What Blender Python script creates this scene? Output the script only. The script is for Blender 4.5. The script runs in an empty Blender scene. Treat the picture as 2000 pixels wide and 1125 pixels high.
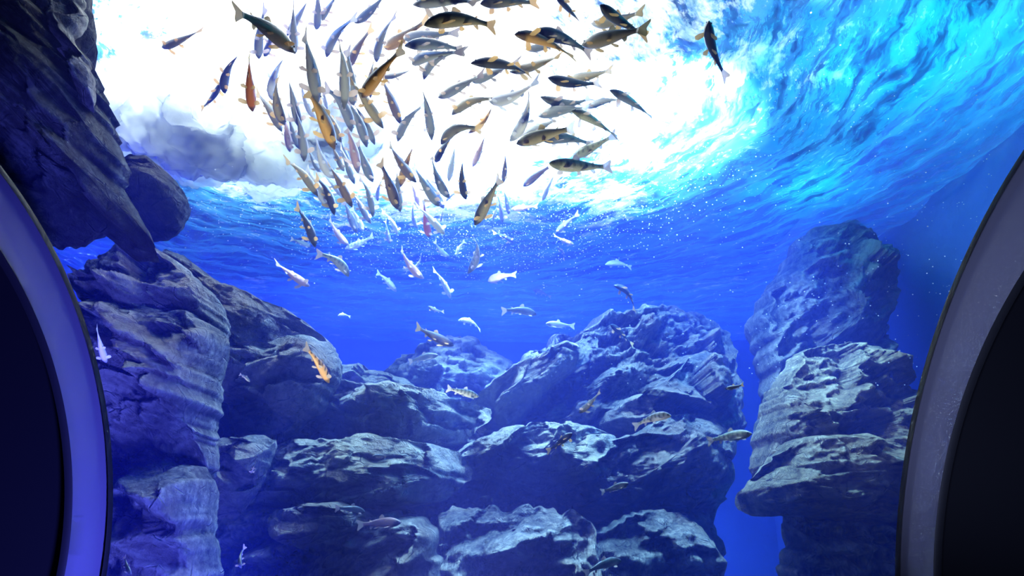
import bpy, bmesh, math, random
import numpy as np
from mathutils import Vector

# ------------------------------------------------------------------ camera, world, lights, exposure
EYE = 1.6                      # eye height of the visitor
SURF = 4.1                     # height of the water surface
F = 1303.0                     # focal length for a 2000 px wide frame
PITCH = math.radians(20.0)
CP, SP = math.cos(PITCH), math.sin(PITCH)
COL = bpy.context.scene.collection
sc = bpy.context.scene

cam = bpy.data.cameras.new('camera'); camo = bpy.data.objects.new('camera', cam); COL.objects.link(camo)
cam.sensor_width = 36.0; cam.lens = 36.0 * F / 2000.0; cam.clip_start = 0.02; cam.clip_end = 100
camo.location = (0, 0, EYE); camo.rotation_euler = (math.pi/2 + PITCH, 0, 0)
sc.camera = camo

w = bpy.data.worlds.new('world'); sc.world = w; w.use_nodes = True
w.node_tree.nodes['Background'].inputs[0].default_value = (0.10, 0.16, 0.65, 1)
w.node_tree.nodes['Background'].inputs[1].default_value = 0.06

def lamp(name, kind, loc, aim, energy, color, size=1.0, size_y=None, spot=60, blend=0.6):
    d = bpy.data.lights.new(name, kind); d.energy = energy; d.color = color
    if kind == 'AREA':
        d.size = size
        if size_y: d.shape = 'RECTANGLE'; d.size_y = size_y
    else:
        d.shadow_soft_size = size
    if kind == 'SPOT':
        d.spot_size = math.radians(spot); d.spot_blend = blend
    o = bpy.data.objects.new(name, d); COL.objects.link(o); o.location = loc
    v = Vector(aim) - Vector(loc)
    o.rotation_euler = v.to_track_quat('-Z', 'Y').to_euler()
    return o
lamp('waterfall_lamp', 'AREA', (-0.75, 3.3, SURF+1.1), (-0.75, 3.3, 0), 205, (1.0, 0.93, 0.99), 1.5)
lamp('waterfall_lamp', 'AREA', (-1.9, 3.6, SURF+1.1), (-1.8, 3.6, 0), 110, (1.0, 0.98, 0.98), 0.6)  # extra light added to brighten the foam cloud
lamp('cyan_pool_lamp', 'AREA', (2.3, 3.0, SURF+0.8), (2.2, 3.1, 0), 30, (0.03, 0.95, 0.92), 0.9)
lamp('cyan_pool_lamp', 'AREA', (2.3, 4.6, SURF+0.45), (2.3, 4.6, 0), 9, (0.03, 0.95, 0.92), 0.4)
lamp('added_front_fill', 'SPOT', (-0.9, 1.8, SURF-0.25), (-0.9, 3.6, 0.9), 85, (0.18, 0.36, 1.0), 0.3, spot=85)  # added fill just above the view, lifts the left rocks and haze
lamp('added_front_fill', 'SPOT', (1.4, 1.8, SURF-0.25), (1.1, 3.6, 1.0), 70, (0.13, 0.22, 1.0), 0.3, spot=85)  # its right-hand twin, also an added unseen fill
lamp('added_reef_fill', 'SPOT', (-0.3, 3.9, SURF+0.9), (-0.9, 4.6, 1.5), 7500, (0.38, 0.55, 1.0), 0.06, spot=80)  # light added over the water to brighten the rock tops
lamp('added_reef_fill', 'SPOT', (0.9, 3.3, SURF+0.9), (0.8, 4.9, 1.6), 5200, (0.36, 0.54, 1.0), 0.06, spot=80)  # second added light for the rock tops, right of centre
lamp('added_wall_fill', 'AREA', (-0.5, 7.4, 0.6), (-0.5, 9.0, 2.6), 440, (0.16, 0.20, 1.0), 5.0, 0.4)  # unseen light added behind the rocks to lift the back wall
lamp('added_column_fill', 'SPOT', (1.2, 2.0, SURF+0.5), (2.35, 4.0, 1.85), 700, (1.0, 0.88, 0.72), 0.1, spot=28)  # added warm light that brightens the right rock column
lamp('added_school_fill', 'SPOT', (-0.1, 1.75, 0.85), (-0.25, 2.75, 3.5), 170, (1.0, 0.90, 0.80), 0.2, spot=58)  # fill added below the view to warm the fish from underneath
lamp('blue_flood_lamp', 'SPOT', (-0.5, 1.75, 1.1), (-1.45, 2.5, 1.75), 170, (0.10, 0.12, 1.0), 0.15, spot=70)
lamp('added_side_fill', 'AREA', (-3.4, 5.4, 0.7), (-4.6, 6.8, 3.0), 1000, (0.14, 0.12, 1.0), 0.6)  # added blue light hidden behind the left rocks, brightens the side wall
lamp('added_back_fill', 'AREA', (0.4, 7.6, SURF+2.2), (0.4, 7.2, 0), 300, (0.16, 0.20, 1.0), 6.0, 1.6)  # added blue light over the far water, evens out its brightness
lamp('added_rim_fill', 'SPOT', (0.3, 0.2, 0.9), (-1.05, 1.3, 1.78), 900, (0.10, 0.11, 1.0), 0.1, spot=34)  # added spot near the camera that tints the left band blue
lamp('added_band_fill', 'SPOT', (0.0, 0.0, 1.7), (1.05, 1.4, 2.1), 170, (0.42, 0.52, 1.0), 0.12, spot=48, blend=0.8)  # added spot at the camera, only there to brighten the right band

sc.view_settings.view_transform = 'Standard'; sc.view_settings.look = 'None'
sc.view_settings.gamma = 1.0; sc.view_settings.use_curve_mapping = False
sc.view_settings.exposure = 0.5
try:
    sc.cycles.use_denoising = True
    sc.cycles.transparent_max_bounces = 8
    sc.cycles.max_bounces = 4; sc.cycles.diffuse_bounces = 2; sc.cycles.glossy_bounces = 2; sc.cycles.transmission_bounces = 3; sc.cycles.volume_bounces = 0
    sc.cycles.use_adaptive_sampling = True; sc.cycles.adaptive_threshold = 0.08; sc.cycles.adaptive_min_samples = 12
    sc.cycles.caustics_reflective = False; sc.cycles.caustics_refractive = False
except Exception:
    pass

# ------------------------------------------------------------------ helpers
def ray(px, py):
    a = (px-1000.0)/F; b = (562.5-py)/F
    return Vector((a, CP - b*SP, SP + b*CP))
def at_y(px, py, Y):
    d = ray(px, py); d = d*(Y/d.y); return Vector((d.x, d.y, d.z+EYE))
def at_dist(px, py, D):
    d = ray(px, py).normalized()*D; return Vector((d.x, d.y, d.z+EYE))

def mesh_obj(name, verts, faces, mat=None, parent=None, smooth=True):
    me = bpy.data.meshes.new(name)
    me.from_pydata([tuple(v) for v in verts], [], [tuple(f) for f in faces])
    if mat: me.materials.append(mat)
    if smooth: me.polygons.foreach_set('use_smooth', [True]*len(me.polygons))
    me.update()
    o = bpy.data.objects.new(name, me); COL.objects.link(o)
    if parent: o.parent = parent
    return o
def tag(o, label=None, cat=None, group=None, kind=None):
    if label: o['label'] = label
    if cat: o['category'] = cat
    if group: o['group'] = group
    if kind: o['kind'] = kind
    return o

# vectorised gradient noise
_rng = np.random.RandomState(7)
_perm = _rng.permutation(512); _perm = np.concatenate([_perm, _perm, _perm])
_grad = _rng.normal(size=(512, 3)); _grad /= np.linalg.norm(_grad, axis=1)[:, None]
def pnoise(p):
    i = np.floor(p).astype(int); f = p - i; u = f*f*f*(f*(f*6-15)+10); i &= 511
    out = 0
    for dx in (0, 1):
        for dy in (0, 1):
            for dz in (0, 1):
                h = _perm[_perm[_perm[(i[:, 0]+dx) & 511] + ((i[:, 1]+dy) & 511)] % 512 + ((i[:, 2]+dz) & 511)] % 512
                g = _grad[h]
                d = (g*(f - np.array([dx, dy, dz]))).sum(1)
                wgt = (u[:, 0] if dx else 1-u[:, 0])*(u[:, 1] if dy else 1-u[:, 1])*(u[:, 2] if dz else 1-u[:, 2])
                out = out + wgt*d
    return out*1.5
def fbm(p, o=4):
    s = 0; a = 1.0
    for k in range(o):
        s = s + a*pnoise(p*2.0**k + 17.3*k); a *= 0.5
    return s
def ridged(p, o=4):
    s = 0; a = 1.0
    for k in range(o):
        s = s + a*(1 - 2*np.abs(pnoise(p*2.07**k + 9.1*k))); a *= 0.5
    return s - 1.0

# ------------------------------------------------------------------ materials
class NT:
    def __init__(s, name):
        s.m = bpy.data.materials.new(name); s.m.use_nodes = True
        s.t = s.m.node_tree; s.t.nodes.clear(); s.out = s.t.nodes.new('ShaderNodeOutputMaterial')
    def n(s, typ, ins=None, **kw):
        x = s.t.nodes.new('ShaderNode'+typ)
        for k, v in kw.items(): setattr(x, k, v)
        for k, v in (ins or {}).items():
            if isinstance(v, bpy.types.NodeSocket): s.t.links.new(v, x.inputs[k])
            else: x.inputs[k].default_value = v
        return x
    def math(s, op, a, b=None, c=None, clamp=False):
        ins = {0: a}
        if b is not None: ins[1] = b
        if c is not None: ins[2] = c
        return s.n('Math', ins, operation=op, use_clamp=clamp).outputs[0]
    def noise(s, vec, scale, detail=4, rough=0.55, dist=0.0):
        return s.n('TexNoise', {'Vector': vec, 'Scale': scale, 'Detail': detail, 'Roughness': rough, 'Distortion': dist}).outputs['Fac']
    def ramp(s, fac, stops):
        r = s.n('ValToRGB', {'Fac': fac}); e = r.color_ramp.elements
        while len(e) < len(stops): e.new(0.5)
        for el, (p, c) in zip(e, stops):
            el.position = p; el.color = (*c, 1) if len(c) == 3 else c
        return r.outputs['Color']
    def mixc(s, fac, a, b):
        x = s.n('Mix', {}, data_type='RGBA')
        for i, v in ((0, fac), (6, a), (7, b)):
            if isinstance(v, bpy.types.NodeSocket): s.t.links.new(v, x.inputs[i])
            else: x.inputs[i].default_value = (*v, 1) if isinstance(v, tuple) and len(v) == 3 else v
        return x.outputs[2]
    def mixs(s, fac, a, b):
        return s.n('MixShader', {0: fac, 1: a, 2: b}).outputs[0]
    def done(s, surf=None, vol=None):
        if surf: s.t.links.new(surf, s.out.inputs['Surface'])
        if vol: s.t.links.new(vol, s.out.inputs['Volume'])
        return s.m

def rock_mat(name, dark, mid, light, tint):
    q = NT(name); tc = q.n('TexCoord').outputs['Object']
    n1 = q.noise(tc, 2.2, 6, 0.6, 0.4); n2 = q.noise(tc, 11.0, 8, 0.7, 0.2); n3 = q.noise(tc, 1.1, 3, 0.5)
    mus = q.noise(tc, 34.0, 8, 0.75)
    f = q.math('ADD', q.math('MULTIPLY', n1, 0.6), q.math('MULTIPLY', n2, 0.4))
    f = q.math('ADD', f, q.math('MULTIPLY', q.math('SUBTRACT', mus, 0.5), 0.35))
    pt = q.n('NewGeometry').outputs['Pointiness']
    f = q.math('ADD', f, q.math('MULTIPLY', q.math('SUBTRACT', pt, 0.5), 1.6))  # edge highlights and crevice shade put into the rock colour by curvature
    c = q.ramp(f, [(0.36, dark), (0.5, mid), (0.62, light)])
    c = q.mixc(q.ramp(n3, [(0.48, (0, 0, 0)), (0.62, (1, 1, 1))]), c, q.mixc(0.55, c, tint))
    pits = q.ramp(q.n('TexVoronoi', {'Vector': tc, 'Scale': 9.0, 'Randomness': 1.0}, feature='DISTANCE_TO_EDGE').outputs['Distance'], [(0.0, (1, 1, 1)), (0.035, (0, 0, 0))])
    pitm = q.math('MULTIPLY', pits, q.ramp(n2, [(0.5, (0, 0, 0)), (0.62, (1, 1, 1))]))
    c = q.mixc(q.math('MULTIPLY', pitm, 0.6), c, (0.02, 0.02, 0.02))
    h = q.math('ADD', q.math('ADD', q.math('MULTIPLY', n2, 0.8), q.math('MULTIPLY', mus, 0.3)), q.math('MULTIPLY', pitm, -0.3))
    b = q.n('Bump', {'Height': h, 'Strength': 1.0, 'Distance': 0.12}).outputs[0]
    p = q.n('BsdfPrincipled', {'Base Color': c, 'Roughness': 0.9, 'Normal': b, 'Specular IOR Level': 0.15})
    return q.done(p.outputs[0])
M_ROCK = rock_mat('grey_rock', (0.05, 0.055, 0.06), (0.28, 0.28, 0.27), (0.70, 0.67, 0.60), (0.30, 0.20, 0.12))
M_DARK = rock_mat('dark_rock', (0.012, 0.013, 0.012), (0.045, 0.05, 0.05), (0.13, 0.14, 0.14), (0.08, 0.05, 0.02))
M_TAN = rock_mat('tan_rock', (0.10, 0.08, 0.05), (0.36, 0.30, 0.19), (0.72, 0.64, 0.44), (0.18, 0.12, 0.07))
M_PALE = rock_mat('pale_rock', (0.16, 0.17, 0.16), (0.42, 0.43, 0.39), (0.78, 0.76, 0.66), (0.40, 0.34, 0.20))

def plain(name, col, rough=0.6, spec=0.3):
    q = NT(name); tc = q.n('TexCoord').outputs['Object']
    n = q.noise(tc, 3.0, 6, 0.6)
    c = q.mixc(q.math('MULTIPLY', n, 0.5), col, tuple(x*0.7 for x in col))
    return q.done(q.n('BsdfPrincipled', {'Base Color': c, 'Roughness': rough, 'Specular IOR Level': spec}).outputs[0])
M_WALL = plain('painted_tank_wall', (0.14, 0.27, 0.75), 0.8)
M_FLOOR = plain('tank_floor_gravel', (0.10, 0.13, 0.22), 0.95)
M_BAND = plain('satin_metal', (0.09, 0.088, 0.115), 0.75, 0.08)
M_BLACK = plain('black_panel', (0.002, 0.002, 0.003), 0.6, 0.12)
M_GASKET = plain('black_rubber', (0.006, 0.006, 0.007), 0.6, 0.2)

# water body: absorbs red, scatters blue
q = NT('blue_water')
ab = q.n('VolumeAbsorption', {'Color': (0.10, 0.46, 0.95, 1), 'Density': 0.22}).outputs[0]
sca = q.n('VolumeScatter', {'Color': (0.09, 0.13, 0.97, 1), 'Density': 0.20, 'Anisotropy': 0.25}).outputs[0]
M_WATER = q.done(vol=q.n('AddShader', {0: ab, 1: sca}).outputs[0])

# water surface seen from below
FALL = (-0.88, 3.4)
q = NT('rippled_water_surface')
pos = q.n('NewGeometry').outputs['Position']
sx = q.n('SeparateXYZ', {0: pos})
X = q.math('SUBTRACT', sx.outputs[0], FALL[0]); Yv = q.math('SUBTRACT', sx.outputs[1], FALL[1])
wob = q.noise(pos, 1.3, 4, 0.6)
wob2 = q.noise(pos, 3.1, 3, 0.6, 0.5)
Ye = q.math('MULTIPLY', Yv, 1.22)
r = q.math('SQRT', q.math('ADD', q.math('MULTIPLY', X, X), q.math('MULTIPLY', Ye, Ye)))
rw = q.math('ADD', r, q.math('MULTIPLY', q.math('SUBTRACT', wob, 0.5), 1.5))
rw = q.math('ADD', rw, q.math('MULTIPLY', q.math('SUBTRACT', wob2, 0.5), 0.5))
phi = q.math('ARCTAN2', Yv, q.math('ADD', X, 0.0001))
rv = q.math('ADD', r, q.math('MULTIPLY', wob, 0.35))
vec = q.n('CombineXYZ', {0: q.math('MULTIPLY', rv, 3.6), 1: q.math('MULTIPLY', phi, 2.2), 2: 0.0}).outputs[0]
streak = q.noise(vec, 2.4, 8, 0.70, 0.0)
fine = q.noise(vec, 12.0, 4, 0.7, 0.0)
iso = q.noise(pos, 5.0, 7, 0.7)
foamF = q.n('MapRange', {0: r, 1: 1.0, 2: 3.1, 3: 0.22, 4: -0.14}).outputs[0]
fsum = q.math('ADD', q.math('ADD', q.math('MULTIPLY', streak, 0.55), q.math('MULTIPLY', iso, 0.45)), foamF)
fsum = q.math('ADD', fsum, q.math('MULTIPLY', q.math('SUBTRACT', wob, 0.5), 0.5))
fsum = q.math('ADD', fsum, q.math('MULTIPLY', q.math('SUBTRACT', fine, 0.5), 0.45))
fsum = q.math('ADD', fsum, q.math('MULTIPLY', q.math('SUBTRACT', wob2, 0.5), 0.5))
foam = q.ramp(fsum, [(0.50, (0, 0, 0)), (0.68, (1, 1, 1))])
spark = q.math('MULTIPLY', q.ramp(fine, [(0.57, (0, 0, 0)), (0.63, (1, 1, 1))]), q.ramp(streak, [(0.46, (0, 0, 0)), (0.6, (1, 1, 1))]))  # sparkle glints put into the surface colour as white foam specks
spark = q.math('MULTIPLY', spark, q.ramp(iso, [(0.46, (0, 0, 0)), (0.56, (1, 1, 1))]))
wh = q.math('MAXIMUM', foam, q.math('MULTIPLY', spark, 0.8))
bump = q.n('Bump', {'Height': q.math('ADD', streak, q.math('MULTIPLY', fine, 0.25)), 'Strength': 0.8, 'Distance': 0.12}).outputs[0]
darkst = q.ramp(streak, [(0.40, (0.0, 0.0, 0.0)), (0.53, (1, 1, 1))])
wcol = q.mixc(q.noise(pos, 0.9, 3, 0.5), (0.06, 0.32, 0.80), (0.12, 0.50, 0.90))
film = q.n('BsdfTranslucent', {'Color': wcol}).outputs[0]
gl = q.n('BsdfGlossy', {'Color': (0.55, 0.75, 0.95, 1), 'Roughness': 0.12, 'Normal': bump}).outputs[0]
tr = q.n('BsdfTransparent', {'Color': (0.85, 0.95, 1, 1)}).outputs[0]
rest = q.mixs(0.68, gl, tr)
water = q.mixs(q.math('MULTIPLY', q.math('ADD', q.math('MULTIPLY', darkst, 0.8), 0.12), 0.62), rest, film)
fo = q.n('BsdfTranslucent', {'Color': (0.95, 0.97, 1.0, 1)}).outputs[0]
fo = q.mixs(0.25, fo, q.n('BsdfDiffuse', {'Color': (0.9, 0.93, 0.97, 1)}).outputs[0])
fo = q.mixs(0.12, fo, q.n('BsdfTransparent', {'Color': (1, 1, 1, 1)}).outputs[0])
M_SURF = q.done(q.mixs(wh, water, fo))

q = NT('churned_foam'); tc = q.n('TexCoord').outputs['Object']
nb = q.noise(tc, 6.0, 8, 0.7)
bm_ = q.n('Bump', {'Height': nb, 'Strength': 0.5, 'Distance': 0.05}).outputs[0]
fw = q.n('BsdfTranslucent', {'Color': (0.88, 0.92, 0.95, 1), 'Normal': bm_}).outputs[0]
fd = q.n('BsdfDiffuse', {'Color': (0.85, 0.9, 0.93, 1), 'Normal': bm_}).outputs[0]
lw = q.n('LayerWeight', {'Blend': 0.35}).outputs['Facing']
soft = q.math('MULTIPLY', q.ramp(lw, [(0.15, (0, 0, 0)), (0.85, (1, 1, 1))]), 0.95)
fx = q.mixs(0.12, fw, fd)
fx = q.mixs(q.math('MAXIMUM', q.math('MAXIMUM', soft, 0.5), q.math('MULTIPLY', q.ramp(nb, [(0.5, (0, 0, 0)), (0.68, (1, 1, 1))]), 0.4)), fx, q.n('BsdfTransparent').outputs[0])
M_FOAM = q.done(fx)
q = NT('air_bubble')
M_BUB = q.done(q.mixs(0.5, q.n('BsdfDiffuse', {'Color': (1, 1, 1, 1)}).outputs[0], q.n('BsdfTranslucent', {'Color': (1, 1, 1, 1)}).outputs[0]))

q = NT('acrylic_pane')
M_PANE = q.done(q.mixs(0.015, q.n('BsdfTransparent', {'Color': (1, 1, 1, 1)}).outputs[0], q.n('BsdfGlossy', {'Roughness': 0.05}).outputs[0]))

# fish skin: UV u = nose..tail, v = belly..back
def fish_mat(name, belly, back, head, bars=0.0, spots=0.0):
    q = NT(name); uv = q.n('UVMap').outputs[0]; tc = q.n('TexCoord').outputs['Object']
    s = q.n('SeparateXYZ', {0: uv})
    nz = q.noise(tc, 40.0, 4, 0.6)
    v = q.math('ADD', s.outputs[1], q.math('MULTIPLY', q.math('SUBTRACT', nz, 0.5), 0.25))
    c = q.ramp(v, [(0.18, belly), (0.42, tuple((a*1.3+b)/2.3 for a, b in zip(belly, back))), (0.75, back)])
    hd = q.ramp(q.math('ADD', s.outputs[0], q.math('MULTIPLY', s.outputs[1], 0.05)), [(0.15, (1, 1, 1)), (0.21, (0, 0, 0))])
    c = q.mixc(q.math('MULTIPLY', hd, 0.8), c, head)
    if bars:
        wv = q.n('TexWave', {'Vector': uv, 'Scale': 2.6, 'Distortion': 1.0}, wave_type='BANDS', bands_direction='X').outputs['Fac']
        msk = q.math('MULTIPLY', q.ramp(wv, [(0.55, (0, 0, 0)), (0.75, (1, 1, 1))]), q.ramp(s.outputs[1], [(0.22, (0, 0, 0)), (0.4, (1, 1, 1))]))
        c = q.mixc(q.math('MULTIPLY', msk, bars), c, tuple(x*0.25 for x in back))
    if spots:
        vo = q.n('TexVoronoi', {'Vector': uv, 'Scale': 28.0}).outputs['Distance']
        c = q.mixc(q.math('MULTIPLY', q.ramp(vo, [(0.2, (1, 1, 1)), (0.3, (0, 0, 0))]), spots), c, (0.02, 0.02, 0.02))
    p = q.n('BsdfPrincipled', {'Base Color': c, 'Roughness': 0.38, 'Specular IOR Level': 0.5})
    return q.done(p.outputs[0])
FM = {
 'olive':  fish_mat('olive_skin', (0.46, 0.37, 0.20), (0.08, 0.085, 0.04), (0.04, 0.045, 0.05)),
 'gold':   fish_mat('golden_skin', (0.80, 0.42, 0.12), (0.12, 0.09, 0.03), (0.02, 0.022, 0.03)),
 'orange': fish_mat('orange_skin', (0.95, 0.26, 0.06), (0.30, 0.10, 0.04), (0.02, 0.02, 0.03)),
 'dark':   fish_mat('dark_skin', (0.10, 0.10, 0.09), (0.02, 0.022, 0.022), (0.015, 0.015, 0.02)),
 'brown':  fish_mat('brown_skin', (0.32, 0.22, 0.15), (0.07, 0.055, 0.045), (0.03, 0.03, 0.04)),
 'grey':   fish_mat('grey_skin', (0.42, 0.43, 0.42), (0.12, 0.14, 0.13), (0.11, 0.12, 0.15)),
 'pale':   fish_mat('pale_skin', (0.95, 0.90, 0.86), (0.55, 0.58, 0.60), (0.5, 0.5, 0.55)),
 'pink':   fish_mat('pink_skin', (0.95, 0.55, 0.50), (0.40, 0.28, 0.30), (0.30, 0.26, 0.34)),
 'red':    fish_mat('red_skin', (0.75, 0.20, 0.20), (0.20, 0.08, 0.12), (0.08, 0.06, 0.12)),
 'spot':   fish_mat('spotted_skin', (0.62, 0.58, 0.40), (0.16, 0.20, 0.11), (0.16, 0.17, 0.12), 0.5, 0.6),
 'barred': fish_mat('barred_skin', (1.0, 0.55, 0.22), (0.95, 0.48, 0.18), (0.06, 0.06, 0.05), 0.9, 0.0),
 'silver': fish_mat('silver_skin', (1.0, 1.0, 0.95), (0.42, 0.52, 0.52), (0.6, 0.65, 0.62), 0.6, 0.3),
}
def fin_mat(name, col):
    q = NT(name)
    a = q.n('BsdfTranslucent', {'Color': (*col, 1)}).outputs[0]
    b = q.n('BsdfDiffuse', {'Color': (*col, 1)}).outputs[0]
    return q.done(q.mixs(0.16, q.mixs(0.6, a, b), q.n('BsdfTransparent').outputs[0]))
FIN = {'yellow': fin_mat('yellow_fin', (0.95, 0.66, 0.30)), 'cream': fin_mat('cream_fin', (0.85, 0.70, 0.60)), 'white': fin_mat('white_fin', (1.0, 0.97, 0.95))}
M_EYE = plain('eye_black', (0.01, 0.01, 0.012), 0.15, 0.6)

# ------------------------------------------------------------------ setting
def box(name, lo, hi, mat):
    x0, y0, z0 = lo; x1, y1, z1 = hi
    v = [(x0,y0,z0),(x1,y0,z0),(x1,y1,z0),(x0,y1,z0),(x0,y0,z1),(x1,y0,z1),(x1,y1,z1),(x0,y1,z1)]
    f = [(0,3,2,1),(4,5,6,7),(0,1,5,4),(1,2,6,5),(2,3,7,6),(3,0,4,7)]
    return mesh_obj(name, v, f, mat, smooth=False)
XL, XR, YF, YB = -4.6, 3.35, 1.62, 9.0
tag(box('water', (XL, YF, -0.05), (XR, YB, SURF+0.15), M_WATER), kind='structure')
tag(box('wall_back', (XL-0.2, YB, -0.1), (XR+0.2, YB+0.2, SURF+0.9), M_WALL), kind='structure')
tag(box('wall_left', (XL-0.2, YF, -0.1), (XL, YB, SURF+0.9), M_WALL), kind='structure')
tag(box('wall_right', (XR, YF, -0.1), (XR+0.2, YB, SURF+0.9), M_WALL), kind='structure')
tag(box('floor', (XL, YF-0.1, -0.2), (XR, YB, -0.02), M_FLOOR), kind='structure')
tag(box('window_1', (XL, YF-0.06, -0.02), (XR, YF-0.02, SURF+0.4), M_PANE), kind='structure')

# water surface sheet, real waves
nx, ny = 360, 340
gx = np.linspace(XL, XR, nx); gy = np.linspace(YF, YB, ny)
GX, GY = np.meshgrid(gx, gy)
P = np.stack([GX.ravel(), GY.ravel(), np.zeros(nx*ny)], 1)
rr = np.hypot(P[:, 0]-FALL[0], P[:, 1]-FALL[1]); ph = np.arctan2(P[:, 1]-FALL[1], P[:, 0]-FALL[0])
pol = np.stack([rr*2.6, ph*2.2, P[:, 2]], 1)
H = 0.055*fbm(pol*1.2, 4) + 0.035*fbm(P*1.7+5, 4) + 0.012*pnoise(P*9)
verts = np.stack([P[:, 0], P[:, 1], SURF + H], 1)
idx = np.arange(nx*ny).reshape(ny, nx)
faces = np.stack([idx[:-1, :-1].ravel(), idx[1:, :-1].ravel(), idx[1:, 1:].ravel(), idx[:-1, 1:].ravel()], 1)
tag(mesh_obj('water_surface', verts.tolist(), faces.tolist(), M_SURF), kind='structure')

# round window frames at both sides
def frame(side, n, oc, orad, ic, irad, Yo, Yi):
    N = 220
    ang = [2*math.pi*k/N for k in range(N)]
    def ring(c, R, Y): return [at_y(c[0]+R*math.cos(a), c[1]+R*math.sin(a), Y) for a in ang]
    A = ring(oc, orad, Yo); B = ring(ic, irad, Yi); G0 = ring(oc, orad-7, Yo-0.012)
    # band with a rounded bead on its inner lip
    rows = [A, G0]
    for t in (0.05, 0.35, 0.65, 0.95): rows.append([a.lerp(b, t) for a, b in zip(G0, B)])
    lip = ring(ic, irad+3, Yi-0.004); rows.append(lip); rows.append(B)
    back = [Vector((p.x, p.y+0.06, p.z)) for p in B]; rows.append(back)
    v = [p for rw in rows for p in rw]; f = []
    for j in range(len(rows)-1):
        for k in range(N):
            k2 = (k+1) % N; f.append((j*N+k, j*N+k2, (j+1)*N+k2, (j+1)*N+k))
    band = tag(mesh_obj('trim_%d' % n, v, f, M_BAND), 'curved satin grey frame band at the %s of the round window' % side, kind='structure')
    g = []; gf = []
    for p, d in ((oc, 0), ):
        r1 = ring(oc, orad+5, Yo-0.02); r2 = ring(oc, orad-5, Yo-0.03); r3 = ring(oc, orad+5, Yo+0.05)
        g = r2 + r1 + r3
    for j in range(2):
        for k in range(N):
            k2 = (k+1) % N; gf.append((j*N+k, j*N+k2, (j+1)*N+k2, (j+1)*N+k))
    mesh_obj('gasket', g, gf, M_GASKET, band)
    lipb = ring(ic, irad+7, Yi-0.015); lipc = ring(ic, irad-9, Yi-0.02); lipd = ring(ic, irad-9, Yi+0.03)
    gf = [(j*N+k, j*N+(k+1) % N, (j+1)*N+(k+1) % N, (j+1)*N+k) for j in range(2) for k in range(N)]
    mesh_obj('lip', lipb+lipc+lipd, gf, M_GASKET, band)
    # black panel that closes the ring
    c0 = Vector((0, 0, 0))
    for p in lipd: c0 += p
    c0 /= N
    fr = [Vector(p) for p in ring(ic, irad-2, Yi+0.02)]; bk = [Vector((p.x, p.y+0.03, p.z)) for p in fr]
    v = fr + bk; f = [tuple(range(N)), tuple(range(2*N-1, N-1, -1))] + [(k, (k+1) % N, N+(k+1) % N, N+k) for k in range(N)]
    tag(mesh_obj('panel', v, f, M_BLACK, band, smooth=False), 'black panel closing the ring')
frame('left', 1, (-811, 960), 1027, (-716, 960), 851, 1.50, 1.36)
frame('right', 2, (3254, 1125), 1501, (2921, 1125), 1091, 1.50, 1.36)

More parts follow.
